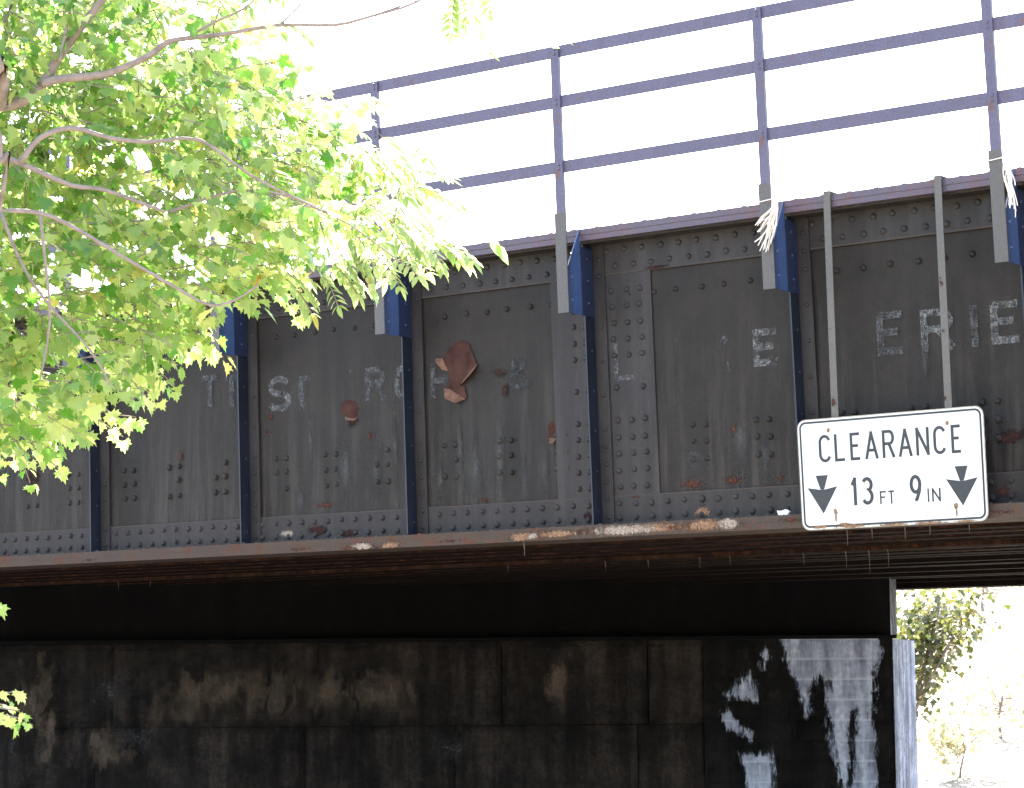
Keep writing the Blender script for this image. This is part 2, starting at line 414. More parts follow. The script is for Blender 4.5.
for a in [(695, 450, 16, 44), (740, 440, 14, 40), (650, 470, 8, 40), (475, 470, 14, 60), (500, 455, 8, 70), (525, 480, 10, 50), (545, 470, 9, 50), (460, 450, 6, 60), (440, 480, 8, 34),
          (310, 440, 5, 70), (345, 470, 14, 50), (375, 470, 12, 50), (395, 450, 6, 60), (925, 360, 6, 34), (300, 500, 10, 30), (575, 400, 7, 60), (765, 455, 8, 44)]:
    blob('dirt_streak', *a, 'dirty', w=WEB+.0035)
# big peel and smaller ones
def poly(name, pts, sx, sy, k, mat, w0, w1=None, curl=None):
    mb = MB(G)
    if not curl:
        q_ = []
        for i in range(len(pts)):
            a, b = pts[i], pts[(i+1) % len(pts)]
            for t in (0, .3, .62): q_.append((a[0]+(b[0]-a[0])*t+random.uniform(-5, 5), a[1]+(b[1]-a[1])*t+random.uniform(-5, 5)))
        pts = q_
    P = [uv(sx+x/k, sy+y/k, w0) for x, y in pts]
    c = (sum(p[0] for p in P)/len(P), sum(p[1] for p in P)/len(P))
    if curl:
        i = [mb.P(u_, w0+curl[j], v_) for j, (u_, v_) in enumerate(P)]
        j = [mb.P(u_, w0+curl[q]-.003, v_) for q, (u_, v_) in enumerate(P)]
        n = len(P)
        mb.f.append(i); mb.f.append(j[::-1])
        for q in range(n): mb.f.append([i[q], i[(q+1) % n], j[(q+1) % n], j[q]])
    else: mb.prism(P, w0, w1)
    return mb.build(name, M[mat], girder)
poly('peeled_patch', [(235, 240), (262, 222), (290, 200), (318, 203), (345, 222), (345, 240), (380, 310), (340, 380), (300, 415), (325, 440), (328, 480), (300, 500), (222, 445), (240, 420), (245, 400), (240, 360), (215, 300)], 400, 300, 4.925, 'peel', WEB+.002, WEB+.006)
poly('paint_flap', [(186, 290), (213, 288), (236, 350), (215, 345), (190, 312)], 400, 300, 4.925, 'flap', WEB+.007, curl=[.03, .01, .0, .02, .035])
poly('paint_flap', [(381, 311), (379, 345), (322, 408), (300, 415), (345, 352)], 400, 300, 4.925, 'flap', WEB+.007, curl=[.0, .035, .035, .01, .0])
poly('paint_flap', [(217, 436), (246, 440), (322, 488), (285, 509), (236, 488)], 400, 300, 4.925, 'flap', WEB+.007, curl=[.0, .0, .0, .04, .04])
poly('peeled_patch', [(575, 375), (600, 358), (640, 365), (662, 400), (655, 440), (620, 462), (590, 440), (570, 410)], 230, 330, 5.12, 'peel', WEB+.002, WEB+.006)
poly('paint_flap', [(588, 442), (612, 450), (640, 452), (655, 440), (648, 466), (600, 463)], 230, 330, 5.12, 'flap', WEB+.007, curl=[.0, .0, .0, .0, .025, .025])
poly('peeled_patch', [(728, 630), (750, 600), (775, 625), (780, 680), (750, 690), (728, 670)], 400, 300, 4.925, 'peel', WEB+.002, WEB+.006)
poly('paint_flap', [(735, 680), (772, 678), (765, 705), (745, 708)], 400, 300, 4.925, 'flap', WEB+.007, curl=[.0, .0, .03, .03])
# worn lettering painted on the web
for ch, x0, x1, y0, y1, mt in [('T', 200, 218, 374, 408, 'worn2'), ('T', 224, 238, 374, 408, 'worn2'), ('S', 268, 289, 375, 413, 'worn1'), ('B', 299, 319, 374, 410, 'worn2'), ('U', 327, 349, 370, 406, 'worn2'),
                         ('R', 365, 383, 366, 402, 'worn2'), ('G', 395, 414, 363, 401, 'worn1'), ('H', 431, 452, 361, 399, 'worn2'), ('&', 508, 530, 355, 392, 'worn3'),
                         ('A', 666, 688, 337, 376, 'worn2'), ('K', 706, 727, 334, 374, 'worn2'), ('E', 754, 777, 327, 367, 'worn1'), ('E', 878, 902, 310, 356, 'worn2'),
                         ('R', 922, 950, 307, 352, 'worn1'), ('I', 966, 980, 304, 348, 'worn2'), ('E', 992, 1018, 299, 345, 'worn1')]:
    ww = WEB+.0045
    ul, vb = uv(x0, y1, ww); ur, vt = uv(x1, y0, ww)
    mb = MB(G); wd = ur-ul+.02; hh = vt-vb
    # sit upright in the panel
    def pl(x, y, z, mb=mb, ul=ul, vb=vb): return mb.P(ul+x, z, vb+y)
    glyph(mb, ch, pl, wd, hh, .052, ww, .0006)
    mb.uv = [(0, 0)]*len(mb.v)
    mb.build('painted_letter', M[mt], girder)
ww = WEB+.018
mb = MB(G); ul, vb = uv(615, 381, ww)
def pl(x, y, z): return mb.P(ul+x, z, vb+y)
glyph(mb, 'L', pl, .19, .29, .035, ww, .0006); mb.uv = [(0, 0)]*len(mb.v)
mb.build('painted_letter', M['worn1'], girder)

# ================================================================ BRIDGE FLOOR behind the girder
ufar, _ = uv(970, 588, 0)
# distance at which the far edge of the floor shows
def under_w(px, py, v):
    d = ray(px, py); t = (GO.z+v-CAM.z)/d.z; p = CAM+d*t-GO; return p.dot(GN)
WF = under_w(970, 588, -.06)
floor_ = thing('bridge_floor', G(0, WEB-.5, 0), 'rusty ribbed underside of the bridge floor behind the girder, dark with soot and painted shade', 'bridge deck')
d = MB(G); d.box(UA-11, UB+3, WF+.4, WEB-.235, .20, .32); d.build('deck_plate', M['under2'], floor_)
d = MB(G); d.box(UA, UB, WF+.4, WEB-.235, .325, H-.5); d.build('ballast', plain('ballast stone', (.16, .15, .14), .9, .3, 12), floor_)
wv = -.47
while wv > -4.6:
    lo = .012+random.uniform(-.008, .008)
    d = MB(G); d.box(UA-11, UB, wv-.20, wv, lo, .199); d.build('floor_trough', M['under'], floor_)
    d = MB(G); d.box(UA-11, UB, wv-.197, wv-.004, lo-.006, lo-.0005); d.build('rib_shade_strip', M['under2'], floor_)  # dark strip paints shade under each rib so fronts read as lit lines
    wv -= .42
while wv > WF+.5:
    dd = MB(G); dd.box(UA-11, UB, wv-.16, wv, -.0+random.uniform(-.03, .02), .199); dd.build('floor_beam', M['under2'], floor_); wv -= .62
dd = MB(G); dd.box(UA-11, UB, -2.36, -2.30, -.035, .010); dd.build('floor_beam', M['under'], floor_)
dr = MB(G)
for px, py, L in [(847, 540, .09), (872, 541, .05), (905, 540, .06), (930, 539, .04), (846, 562, .12), (869, 560, .16), (888, 558, .12), (507, 550, .05), (524, 549, .06), (700, 572, .07), (648, 566, .05), (803, 552, .08), (118, 571, .06), (150, 568, .05), (605, 560, .07), (730, 566, .05), (970, 547, .04)]:
    ww = -2.33 if py > 549 else -.01
    u, v = uv(px, py, ww); dr.tube([G(u, ww, -.0 if ww > -1 else -.034), G(u+.005, ww, -L*.5-.03), G(u+.002, ww, -L-.05)], [.005, .003, .0015], 5)
dr.uv = [(0, 0)]*len(dr.v)
dr.build('lime_drip', M['drip'], floor_)
fg = thing('far_girder', G(0, WF, 0), 'far side girder of the bridge, its dark bottom edge above the daylight', 'bridge girder')
d = MB(G); d.box(UA-8, UB+3, WF-.0, WF+.39, -.06, .03); d.build('bottom_flange', M['under2'], fg)
d = MB(G); d.box(UA, UB+3, WF+.18, WF+.20, .0305, H-.5); d.build('web', M['under2'], fg)

# ================================================================ RAILING
PW = .185
rl = thing('bridge_railing', G(0, PW, H), 'grey steel railing of three rails along the top of the girder, glare painted as lavender', 'railing')
def vline(px, py, w=PW-.02): return uv(px, py, w)[1]
vr = [vline(552, 168.5), vline(552, 103), vline(545, 54)]
for v in vr:
    r = MB(G); r.box(UA, UB, PW-.028, PW-.018, v-.046, v+.046); r.box(UA, UB, PW-.085, PW-.0285, v+.036, v+.046)
    r.build('rail', M['rail'], rl)
_, vb_post = uv(562, 313, PW)
vtop = vr[2]+.03
uq = U0+SP*3+.013
pm = MB(G)
pm.box(uq-.095, uq, PW-.012, PW, vb_post, H+.1)
pl2 = MB(G); pl2.box(uq-.078, uq-.006, PW-.0115, PW-.0005, H+.1, vtop); pl2.box(uq-.0155, uq-.006, PW-.028, PW-.012, H-.12, vtop)
for v in vr:
    pl2.rivet(uq-.04, PW, v+.015, 'b', .012, .009); pl2.rivet(uq-.04, PW, v-.02, 'b', .012, .009)
b1 = MB(G); b1.prism([(PW-.0125, vb_post), (PW-.0125, H-.30), (.003, H-.0), (.003, vb_post)], uq-.0095, uq+.0, 'bc')
for v in (vb_post+.1, vb_post+.27, vb_post+.44): b1.rivet(uq, PW-.06, v, 'a', .014, .010)
b2 = MB(G); b2.prism([(.0, vb_post), (.0, H-.13), (WEB+.045, H-.13), (WEB+.045, vb_post)], uq-.0105, uq-.0015, 'bc')
for v in (vb_post+.1, vb_post+.27, vb_post+.44): b2.rivet(uq-.0015, -.09, v, 'a', .014, .010)
p3 = pm.build('post', M['post'], rl)
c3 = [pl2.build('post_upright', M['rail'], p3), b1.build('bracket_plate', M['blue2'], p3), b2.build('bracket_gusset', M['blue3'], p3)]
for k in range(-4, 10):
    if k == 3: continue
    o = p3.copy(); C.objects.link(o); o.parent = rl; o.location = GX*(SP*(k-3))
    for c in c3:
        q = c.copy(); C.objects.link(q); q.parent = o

# twine knotted on two posts
def twine(k, lab, strands):
    u = U0+SP*k
    t = MB(); 
    base = G(u-.04, PW, H)
    for (pts, r) in strands:
        t.tube([G(u+a, PW+b, H+c) for a, b, c in pts], r, 6)
    v0 = strands[0][0][0][2]
    t.tube([G(u-.092, PW+.006, H+v0), G(u-.04, PW+.008, H+v0+.004), G(u+.02, PW+.008, H+v0+.01), G(u+.026, PW-.03, H+v0+.01), G(u+.02, PW-.08, H+v0+.01), G(u-.09, PW-.08, H+v0), G(u-.092, PW+.006, H+v0)], .004, 5)
    o = t.build('twine', M['twine'], None, loc=base); tag(o, lab, 'twine', 'twine knotted to the railing posts')
random.seed(5)
def strands(n, L, sway, u_off, v_start):
    out = []
    for i in range(n):
        l = L*random.uniform(.35, 1); a = u_off+random.uniform(-.02, .02); s = sway*random.uniform(.3, 1.2); ph = random.uniform(0, 6)
        pts = []
        for j in range(12):
            t = j/11
            pts.append((a*(1-.3*t)+s*t*t+.010*math.sin(t*6+ph), .016+.012*math.sin(t*5+i*2)+.006, v_start-l*t+.008*math.sin(t*9+ph)*t))
        out.append((pts, random.uniform(.002, .0045)))
    return out
twine(4, 'frayed pale twine hanging to the left across the post above the left sign strap', strands(26, .36, -.13, .065, -.03))
twine(5, 'looped pale twine hanging beside the rightmost post of the railing', strands(16, .40, .04, .06, .03))
random.seed(21)

# ================================================================ SIGN
SW = .045
cs = [uv(796.5, 420.5, SW), uv(983, 405, SW), uv(989, 521, SW), uv(802.5, 531, SW)]   # TL TR BR BL
def SGN(s, dn, t):            # s across 0..1, t down 0..1, dn out of the face (m)
    a = [(1-s)*(1-t), s*(1-t), s*t, (1-s)*t]
    return G(sum(a[i]*cs[i][0] for i in range(4)), SW+dn, sum(a[i]*cs[i][1] for i in range(4)))
Wd = cs[1][0]-cs[0][0]; Hd = cs[0][1]-cs[3][1]; ASP = Wd/Hd
sg = thing('clearance_sign', SGN(.5, 0, 1), 'white clearance sign reading 13 FT 9 IN hung on two straps over the girder', 'road sign')
def rrect(inset, r, n=6):
    ix = inset/Wd; iy = inset/Hd; out = []
    rx = r/Wd; ry = r/Hd
    for cx, cy, a0 in ((1-ix-rx, iy+ry, -90), (1-ix-rx, 1-iy-ry, 0), (ix+rx, 1-iy-ry, 90), (ix+rx, iy+ry, 180)):
        for k in range(n+1): a = rad(a0+90*k/n); out.append((cx+rx*math.cos(a), cy+ry*math.sin(a)))
    return out
pn = MB(SGN); pn.prism(rrect(0, .062), -.004, -.0012); pn.build('sign_back', M['signedge'], sg)
pn = MB(SGN); pn.prism(rrect(.006, .057), -.0011, .0); pn.build('sign_panel', M['signwhite'], sg)
bd = MB(SGN); A = rrect(.017, .046); B = rrect(.031, .034)
ia = [bd.P(a, .0008, b) for a, b in A]; ib = [bd.P(a, .0008, b) for a, b in B]
for k in range(len(A)): bd.f.append([ia[k], ia[(k+1) % len(A)], ib[(k+1) % len(A)], ib[k]])
bd.build('sign_border', M['signblack'], sg)
def sign_text(name, items):
    for ch, s0, s1, t0, t1, th in items:
        mb = MB(SGN); w_ = (s1-s0)*Wd; h_ = (t1-t0)*Hd
        def pl(x, y, z, mb=mb, s0=s0, t1=t1): return mb.P(s0+x/Wd, z, t1-y/Hd)
        glyph(mb, ch, pl, w_, h_, th, .0002, .0007); mb.build('letter', M['signblack'], sg)
pit = [175, 247, 318, 385, 463, 535, 612, 688, 765]; wid = [54, 50, 48, 57, 53, 58, 56, 53, 44]
sign_text('l', [(c, (x-79)/829, (x-77+wd)/829, .150, .398, .0205) for i, (c, x, wd) in enumerate(zip('CLEARANCE', pit, wid))])
sign_text('n', [('1', .276, .318, .550, .800, .024), ('3', .337, .404, .553, .800, .024), ('F', .436, .474, .686, .803, .0115), ('T', .478, .518, .686, .803, .0115),
                ('9', .596, .662, .562, .806, .024), ('I', .684, .704, .688, .808, .0115), ('N', .713, .759, .688, .808, .0125)])
for cx in (.124, .872):
    ar = MB(SGN)
    t0, tm, tw, ts, tip = .512, .640, .618, .655, .856
    ar.prism([(cx-.034, t0), (cx+.034, t0), (cx+.010, tm), (cx-.010, tm)], .0002, .0009)
    ar.prism([(cx-.082, tw), (cx-.010, tm+.001), (cx+.010, tm+.001), (cx+.082, tw), (cx, tip)], .0002, .0009)
    ar.build('arrow', M['signblack'], sg)
for s, t in ((.175, .105), (.812, .125), (.188, .83), (.836, .845)):
    b = MB(SGN); n = 8
    b.prism([(s+.010/Wd*math.cos(2*math.pi*k/n), t+.010/Hd*math.sin(2*math.pi*k/n)) for k in range(n)], .0002, .006); b.build('bolt', M['bolt'], sg)
for (xt, yt, xb, yb) in ((826.5, 196, 834, 425), (937.5, 180, 947.5, 412)):
    wS = .028
    (ut, vt), (u2, v2) = uv(xt, yt, wS), uv(xb, yb, wS)
    b = MB(G); hw = .026
    for q in ((0, 1),):
        i = [b.P(ut-hw, wS, H+.012), b.P(ut+hw, wS, H+.012), b.P(u2+hw, wS, v2-.5), b.P(u2-hw, wS, v2-.5),
             b.P(ut-hw, wS-.008, H+.012), b.P(ut+hw, wS-.008, H+.012), b.P(u2+hw, wS-.008, v2-.5), b.P(u2-hw, wS-.008, v2-.5)]
        for q in ((0, 1, 2, 3), (7, 6, 5, 4), (0, 4, 5, 1), (1, 5, 6, 2), (2, 6, 7, 3), (3, 7, 4, 0)): b.f.append([i[z] for z in q])
    b.box(ut-hw, ut+hw, -.3, wS-.0005, H+.0125, H+.0205)
    b.build('hanger_strap', M['strap'], sg)

for a in [(940.5, 283, 4, 9), (833, 402, 4, 10), (830, 330, 3, 4), (943, 331, 3, 4), (945, 398, 3, 6)]:
    blob('rust_patch', *a, 'rustpatch', w=.0295, parent=sg)
for a in [(820, 527, 12, 2.2), (850, 526, 20, 2.4), (893, 524.5, 18, 1.8), (930, 523, 22, 2.2), (965, 521, 14, 1.8)]:
    blob('rust_stain', *a, 'orange', w=SW+.0012, parent=sg)
for a in [(828, 430.5, 2.5, 3), (947, 423, 2.5, 3), (835.5, 512, 3, 4), (956, 506, 3, 4), (836, 518, 1.5, 7), (956.5, 512, 1.5, 7), (845, 524, 9, 2)]:
    blob('rust_stain', *a, 'orange', w=SW+.0011, parent=sg)
# litter on the bottom flange
u, v = uv(785, 517, -.05)
mb = MB(G); mb.prism([(u-.04, .096), (u+.03, .096), (u+.045, .12), (u+.02, .135), (u-.02, .125), (u-.05, .13)], -.06, -.03)
tag(mb.build('litter', M['litter'], None, loc=G(u, -.045, .096)), 'small scrap of white litter on the bottom flange just left of the sign', 'litter')

# ================================================================ ABUTMENT
AY = 25.0
ab = thing('bridge_abutment', Vector((-2, AY, 0)), 'sooty stone and block abutment wall under the bridge, pale lime wash with painted blue skylight near its right corner', 'abutment')
zs = at(500, 641, AY).z
xR = at(894, 700, AY).x; xL = -9.5
xM = at(704, 700, AY).x
def stone(name, ca, cb, cc, bump=.8, bl=None, sc=1.5):
    m, nt, ln, p = newmat(name)
    tc = nt.new('ShaderNodeTexCoord').outputs['Object']
    n1 = noise_n(nt, ln, tc, sc, 9, .7); r1 = ramp(nt, [(.36, ca), (.5, cb), (.66, cc)]); ln.new(n1.outputs[0], r1.inputs[0])
    n2 = noise_n(nt, ln, tc, 1, 6, .7, (5, 5, .6)); r2 = ramp(nt, [(.42, g3(.25)), (.62, g3(1))]); ln.new(n2.outputs[0], r2.inputs[0])
    col = mixc(nt, ln, .85, r1.outputs[0], r2.outputs[0], 'MULTIPLY')
    n4 = noise_n(nt, ln, tc, 26, 8, .8); r4 = ramp(nt, [(.35, g3(.5)), (.65, g3(1.4))]); ln.new(n4.outputs[0], r4.inputs[0])
    col = mixc(nt, ln, 1, col, r4.outputs[0], 'MULTIPLY')
    ln.new(col, p.inputs['Base Color']); p.inputs['Roughness'].default_value = .85; p.inputs['Specular IOR Level'].default_value = .15
    bp = nt.new('ShaderNodeBump'); bp.inputs['Strength'].default_value = bump; bp.inputs['Distance'].default_value = .03
    ln.new(n4.outputs[0], bp.inputs['Height']); ln.new(bp.outputs[0], p.inputs['Normal'])
    return m
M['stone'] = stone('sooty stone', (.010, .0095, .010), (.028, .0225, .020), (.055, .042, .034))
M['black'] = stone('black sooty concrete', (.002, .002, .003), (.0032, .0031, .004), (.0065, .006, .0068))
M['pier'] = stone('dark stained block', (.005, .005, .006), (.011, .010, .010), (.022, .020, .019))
M['quoin'] = stone('pale skylit corner', (.16, .19, .27), (.34, .39, .52), (.48, .54, .68), sc=3)  # brighter blue-white: open sky light painted into the end face
M['pale_end'] = stone('pale bluish block', (.05, .054, .066), (.15, .165, .20), (.34, .37, .46), sc=5)  # pale bluish tone for the end of the back wall
def wallmesh(x0, x1, z0, z1, ch, lw, mat, name, jit=.02, gap=.012, depth=.25, yb=AY):
    mb = MB(); z = z1; r = 0
    while z > z0:
        zz = max(z-ch, z0); x = x0-(lw*.5 if r % 2 else 0)
        while x < x1:
            l = lw*random.uniform(.8, 1.2); a = max(x, x0); b = min(x+l, x1)
            if b-a > .05:
                y0 = yb+random.uniform(0, jit); nx = max(2, int((b-a)/.07)); nz = max(2, int((z-zz)/.07))
                A, B, D, E_ = a+gap/2, b-gap/2, zz+gap/2, z-gap/2
                gr = []
                for j in range(nz+1):
                    row = []
                    for i in range(nx+1):
                        xx = A+(B-A)*i/nx; z_ = D+(E_-D)*j/nz
                        e = min(i, nx-i, j, nz-j)
                        y = y0 + (.012+jit*.5 if e == 0 else 0) - noise.noise(Vector((xx*4, z_*4, 3)))*jit*.9
                        row.append(mb.P(xx, y, z_))
                    gr.append(row)
                for j in range(nz):
                    for i in range(nx): mb.f.append([gr[j][i], gr[j][i+1], gr[j+1][i+1], gr[j+1][i]])
                bd_ = [gr[0][i] for i in range(nx+1)]+[gr[j][nx] for j in range(1, nz+1)]+[gr[nz][i] for i in range(nx-1, -1, -1)]+[gr[j][0] for j in range(nz-1, 0, -1)]
                bk = []
                for q in bd_:
                    p = mb.v[q]; mb.v.append(Vector((p.x, yb+depth, p.z))); bk.append(len(mb.v)-1)
                for q in range(len(bd_)): mb.f.append([bd_[q], bd_[(q+1) % len(bd_)], bk[(q+1) % len(bd_)], bk[q]])
            x += l
        z = zz; r += 1
    return mb.build(name, mat, ab)
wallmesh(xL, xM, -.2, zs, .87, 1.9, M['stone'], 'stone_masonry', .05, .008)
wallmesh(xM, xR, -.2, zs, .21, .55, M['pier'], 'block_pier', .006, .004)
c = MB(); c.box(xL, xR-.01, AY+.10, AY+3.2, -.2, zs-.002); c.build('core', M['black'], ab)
# end face turned away from the corner, in daylight
xe = at(916, 700, AY+1.6).x
e = MB(); 
pts = [(xR+.003, AY+.004), (xe, AY+1.6), (xe, AY+3.2), (xR-.02, AY+3.2), (xR-.008, AY+.12)]
e.prism(pts, -.2, zs-.004, 'ab'); e.build('corner_face', M['quoin'], ab)
# bearing shelf and back wall
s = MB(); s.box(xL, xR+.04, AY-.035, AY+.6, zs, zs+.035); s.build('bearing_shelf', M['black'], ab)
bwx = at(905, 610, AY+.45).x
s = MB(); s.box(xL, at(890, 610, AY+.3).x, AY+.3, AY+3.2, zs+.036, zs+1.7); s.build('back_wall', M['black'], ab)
s = MB(); s.prism([(at(890, 610, AY+.3).x+.002, AY+.302), (bwx, AY+1.0), (bwx, AY+3.2), (at(890, 610, AY+.3).x+.002, AY+3.2)], zs+.036, zs+.9, 'ab')
s.build('back_wall_end', M['pale_end'], ab)
def wst(name, pts, c, k, mat, y=AY-.008, rx=None):
    pass
def wblob(px, py, rx, ry, mat, y=AY-.012, name='wall_stain'):
    BL[0] += 1; y = y-.0006*(BL[0] % 40)
    o = at(px, py, y); mb = MB(); mb.uv = []; sc = FPX/y
    mb.v.append(o); mb.uv.append((0, 0)); n = 20
    for k in range(n):
        t = 2*math.pi*k/n; x = math.cos(t); z = math.sin(t)
        # squarish
        q = 1/max(abs(x), abs(z))**.6
        mb.v.append(Vector((o.x+x*q*rx/sc, y, min(o.z+z*q*ry/sc, zs-.006)))); mb.uv.append((x*1.1, z*1.1))
    for k in range(n): mb.f.append([0, 1+k, 1+(k+1) % n])
    mb.build(name, M[mat], ab)
M['wash'] = patch('pale lime wash', (.2, .22, .27), (.36, .39, .47), .7, 7, hard=.12, nw=.7)
M['wash2'] = patch('thin lime wash', (.04, .047, .065), (.36, .42, .56), .30, 1, hard=.25, nw=1.9, ms=(12, 12, 3.5))
M['tan'] = patch('tan bare stone', (.045, .035, .028), (.13, .098, .074), .38, 1, hard=.3, nw=1.5, ms=(6, 6, 2.6))
M['grit'] = patch('grey grit', (.02, .02, .022), (.085, .085, .092), .05, 45, hard=.25, nw=2.0)
M['soot'] = patch('soot run', (.008, .008, .008), (.02, .017, .015), .7, 8, hard=.08, nw=.5)
for a in [(30, 700, 34, 60, 'tan'), (48, 680, 16, 44, 'tan'), (180, 700, 60, 40, 'tan'), (270, 690, 60, 42, 'tan'), (380, 695, 55, 40, 'tan'), (100, 745, 60, 30, 'tan'), (560, 680, 30, 34, 'tan'), (45, 685, 14, 45, 'tan'), (52, 730, 10, 34, 'tan'), (110, 690, 60, 46, 'grit'), (140, 738, 70, 26, 'grit'), (115, 756, 30, 18, 'tan'), (230, 690, 60, 34, 'tan'), (45, 755, 20, 20, 'tan'),
          (330, 690, 60, 34, 'tan'), (195, 700, 30, 40, 'tan'), (450, 750, 50, 24, 'grit'), (652, 700, 6, 50, 'grit'), (12, 745, 10, 24, 'grit')]:
    wblob(*a, y=AY-.045)
# the broad wash: one outline with straight-ish running edges
def wpoly(pts, mat, y, name):
    mb = MB(); P = [at(x, z_, y) for x, z_ in pts]
    mb.prism([(p.x, p.z) for p in P], y, y+.003); mb.uv = [(0, 0)]*len(mb.v)
    return mb.build(name, mat, ab)
mw, nt, ln, p = newmat('skylit lime washed blockwork')  # lime wash whose blue tint holds skylight in its colour
tc = nt.new('ShaderNodeTexCoord').outputs['Object']
n1 = noise_n(nt, ln, tc, 1, 9, .7, (7, 7, 1.0)); r1 = ramp(nt, [(.33, (.07, .08, .115)), (.46, (.20, .23, .32)), (.6, (.38, .43, .56))]); ln.new(n1.outputs[0], r1.inputs[0])
wv_ = nt.new('ShaderNodeTexNoise'); wv_.inputs['Scale'].default_value = 18; wv_.inputs['Detail'].default_value = 8; ln.new(tc, wv_.inputs['Vector'])
r5 = ramp(nt, [(.3, g3(.7)), (.7, g3(1.2))]); ln.new(wv_.outputs[0], r5.inputs[0])
cc = mixc(nt, ln, 1, r1.outputs[0], r5.outputs[0], 'MULTIPLY'); ln.new(cc, p.inputs['Base Color']); p.inputs['Roughness'].default_value = .7
bp = nt.new('ShaderNodeBump'); bp.inputs['Strength'].default_value = .6; bp.inputs['Distance'].default_value = .02; ln.new(wv_.outputs[0], bp.inputs['Height']); ln.new(bp.outputs[0], p.inputs['Normal'])
M['washed'] = mw
# alpha: signed distance to the outline of the wash (kept in the UV), broken up by noise
uvn = nt.new('ShaderNodeSeparateXYZ'); tcu = nt.new('ShaderNodeTexCoord'); ln.new(tcu.outputs['UV'], uvn.inputs[0])
nz1 = noise_n(nt, ln, tc, 1, 9, .75, (16, 16, 4.5)); 
ma = nt.new('ShaderNodeMath'); ma.operation = 'MULTIPLY_ADD'; ln.new(nz1.outputs[0], ma.inputs[0]); ma.inputs[1].default_value = .42; ma.inputs[2].default_value = -.21
mb_ = nt.new('ShaderNodeMath'); mb_.operation = 'ADD'; ln.new(ma.outputs[0], mb_.inputs[0]); ln.new(uvn.outputs[0], mb_.inputs[1])
mr = nt.new('ShaderNodeMapRange'); mr.inputs[1].default_value = -.02; mr.inputs[2].default_value = .035; ln.new(mb_.outputs[0], mr.inputs[0]); ln.new(mr.outputs[0], p.inputs['Alpha'])
# pale mortar ridges between the courses
sz = nt.new('ShaderNodeSeparateXYZ'); ln.new(tc, sz.inputs[0])
f1 = nt.new('ShaderNodeMath'); f1.operation = 'MULTIPLY_ADD'; ln.new(sz.outputs[2], f1.inputs[0]); f1.inputs[1].default_value = 1/.21; f1.inputs[2].default_value = 100-zs/.21
f2 = nt.new('ShaderNodeMath'); f2.operation = 'FRACT'; ln.new(f1.outputs[0], f2.inputs[0])
rj = ramp(nt, [(0, g3(1)), (.1, g3(.25)), (.93, g3(0)), (1, g3(1))]); ln.new(f2.outputs[0], rj.inputs[0])
cj = mixc(nt, ln, .5, (0, 0, 0), rj.outputs[0]); cj2 = mixc(nt, ln, cj, cc, (.52, .56, .68)); ln.new(cj2, p.inputs['Base Color'])
def seg_d(px_, pz_, a, b):
    vx, vz = b[0]-a[0], b[1]-a[1]; L2 = vx*vx+vz*vz or 1e-9
    t = max(0, min(1, ((px_-a[0])*vx+(pz_-a[1])*vz)/L2)); return math.hypot(px_-a[0]-vx*t, pz_-a[1]-vz*t)
def sdist(x, z, P):
    d = min(seg_d(x, z, P[i], P[(i+1) % len(P)]) for i in range(len(P)))
    n = len(P); c = False
    for i in range(n):
        x1, z1 = P[i]; x2, z2 = P[(i+1) % n]
        if (z1 > z) != (z2 > z) and x < (x2-x1)*(z-z1)/(z2-z1)+x1: c = not c
    return d if c else -d
def wp(pts): return [(at(a, b, AY).x, at(a, b, AY).z) for a, b in pts]
main = wp([(776, 630), (880, 630), (881, 652), (874, 672), (872, 700), (875, 740), (877, 800), (845, 800), (836, 765), (831, 742), (828, 710), (827, 682), (818, 676), (810, 690), (808, 716), (804, 706), (797, 684), (788, 664)])
holes = [wp([(850, 712), (856, 710), (857, 730), (853, 770), (846, 790), (851, 740)])]
extra = [wp(q) for q in ([(757, 650), (770, 645), (776, 655), (766, 676), (759, 674)], [(720, 690), (752, 668), (764, 702), (742, 706), (718, 700)], [(716, 712), (730, 706), (760, 735), (752, 744), (722, 732)],
                         [(736, 750), (776, 748), (780, 772), (774, 800), (742, 800)], [(752, 676), (760, 672), (762, 700), (754, 700)])]
# the sheet follows the face of the small blocks
wx0, wx1 = at(706, 700, AY).x, xR-.004
wm = MB(); wm.uv = []; nx, nz = 74, 62; z_lo = zs-2.2; gr = []
for j in range(nz+1):
    row = []
    for i in range(nx+1):
        x = wx0+(wx1-wx0)*i/nx; z = z_lo+(zs-.003-z_lo)*j/nz
        d = sdist(x, z, main)
        for h_ in holes: d = min(d, -sdist(x, z, h_))
        for e_ in extra: d = max(d, sdist(x, z, e_)-.05)
        crs = int((zs-z)/.21)
        wm.v.append(Vector((x, AY-.012-.004*(crs % 2)-.004*noise.noise(Vector((x*6, z*6, 1))), z))); wm.uv.append((d, 0)); row.append(len(wm.v)-1)
    gr.append(row)
for j in range(nz):
    for i in range(nx): wm.f.append([gr[j][i], gr[j][i+1], gr[j+1][i+1], gr[j+1][i]])
wm.build('skylit_lime_wash', M['washed'], ab)

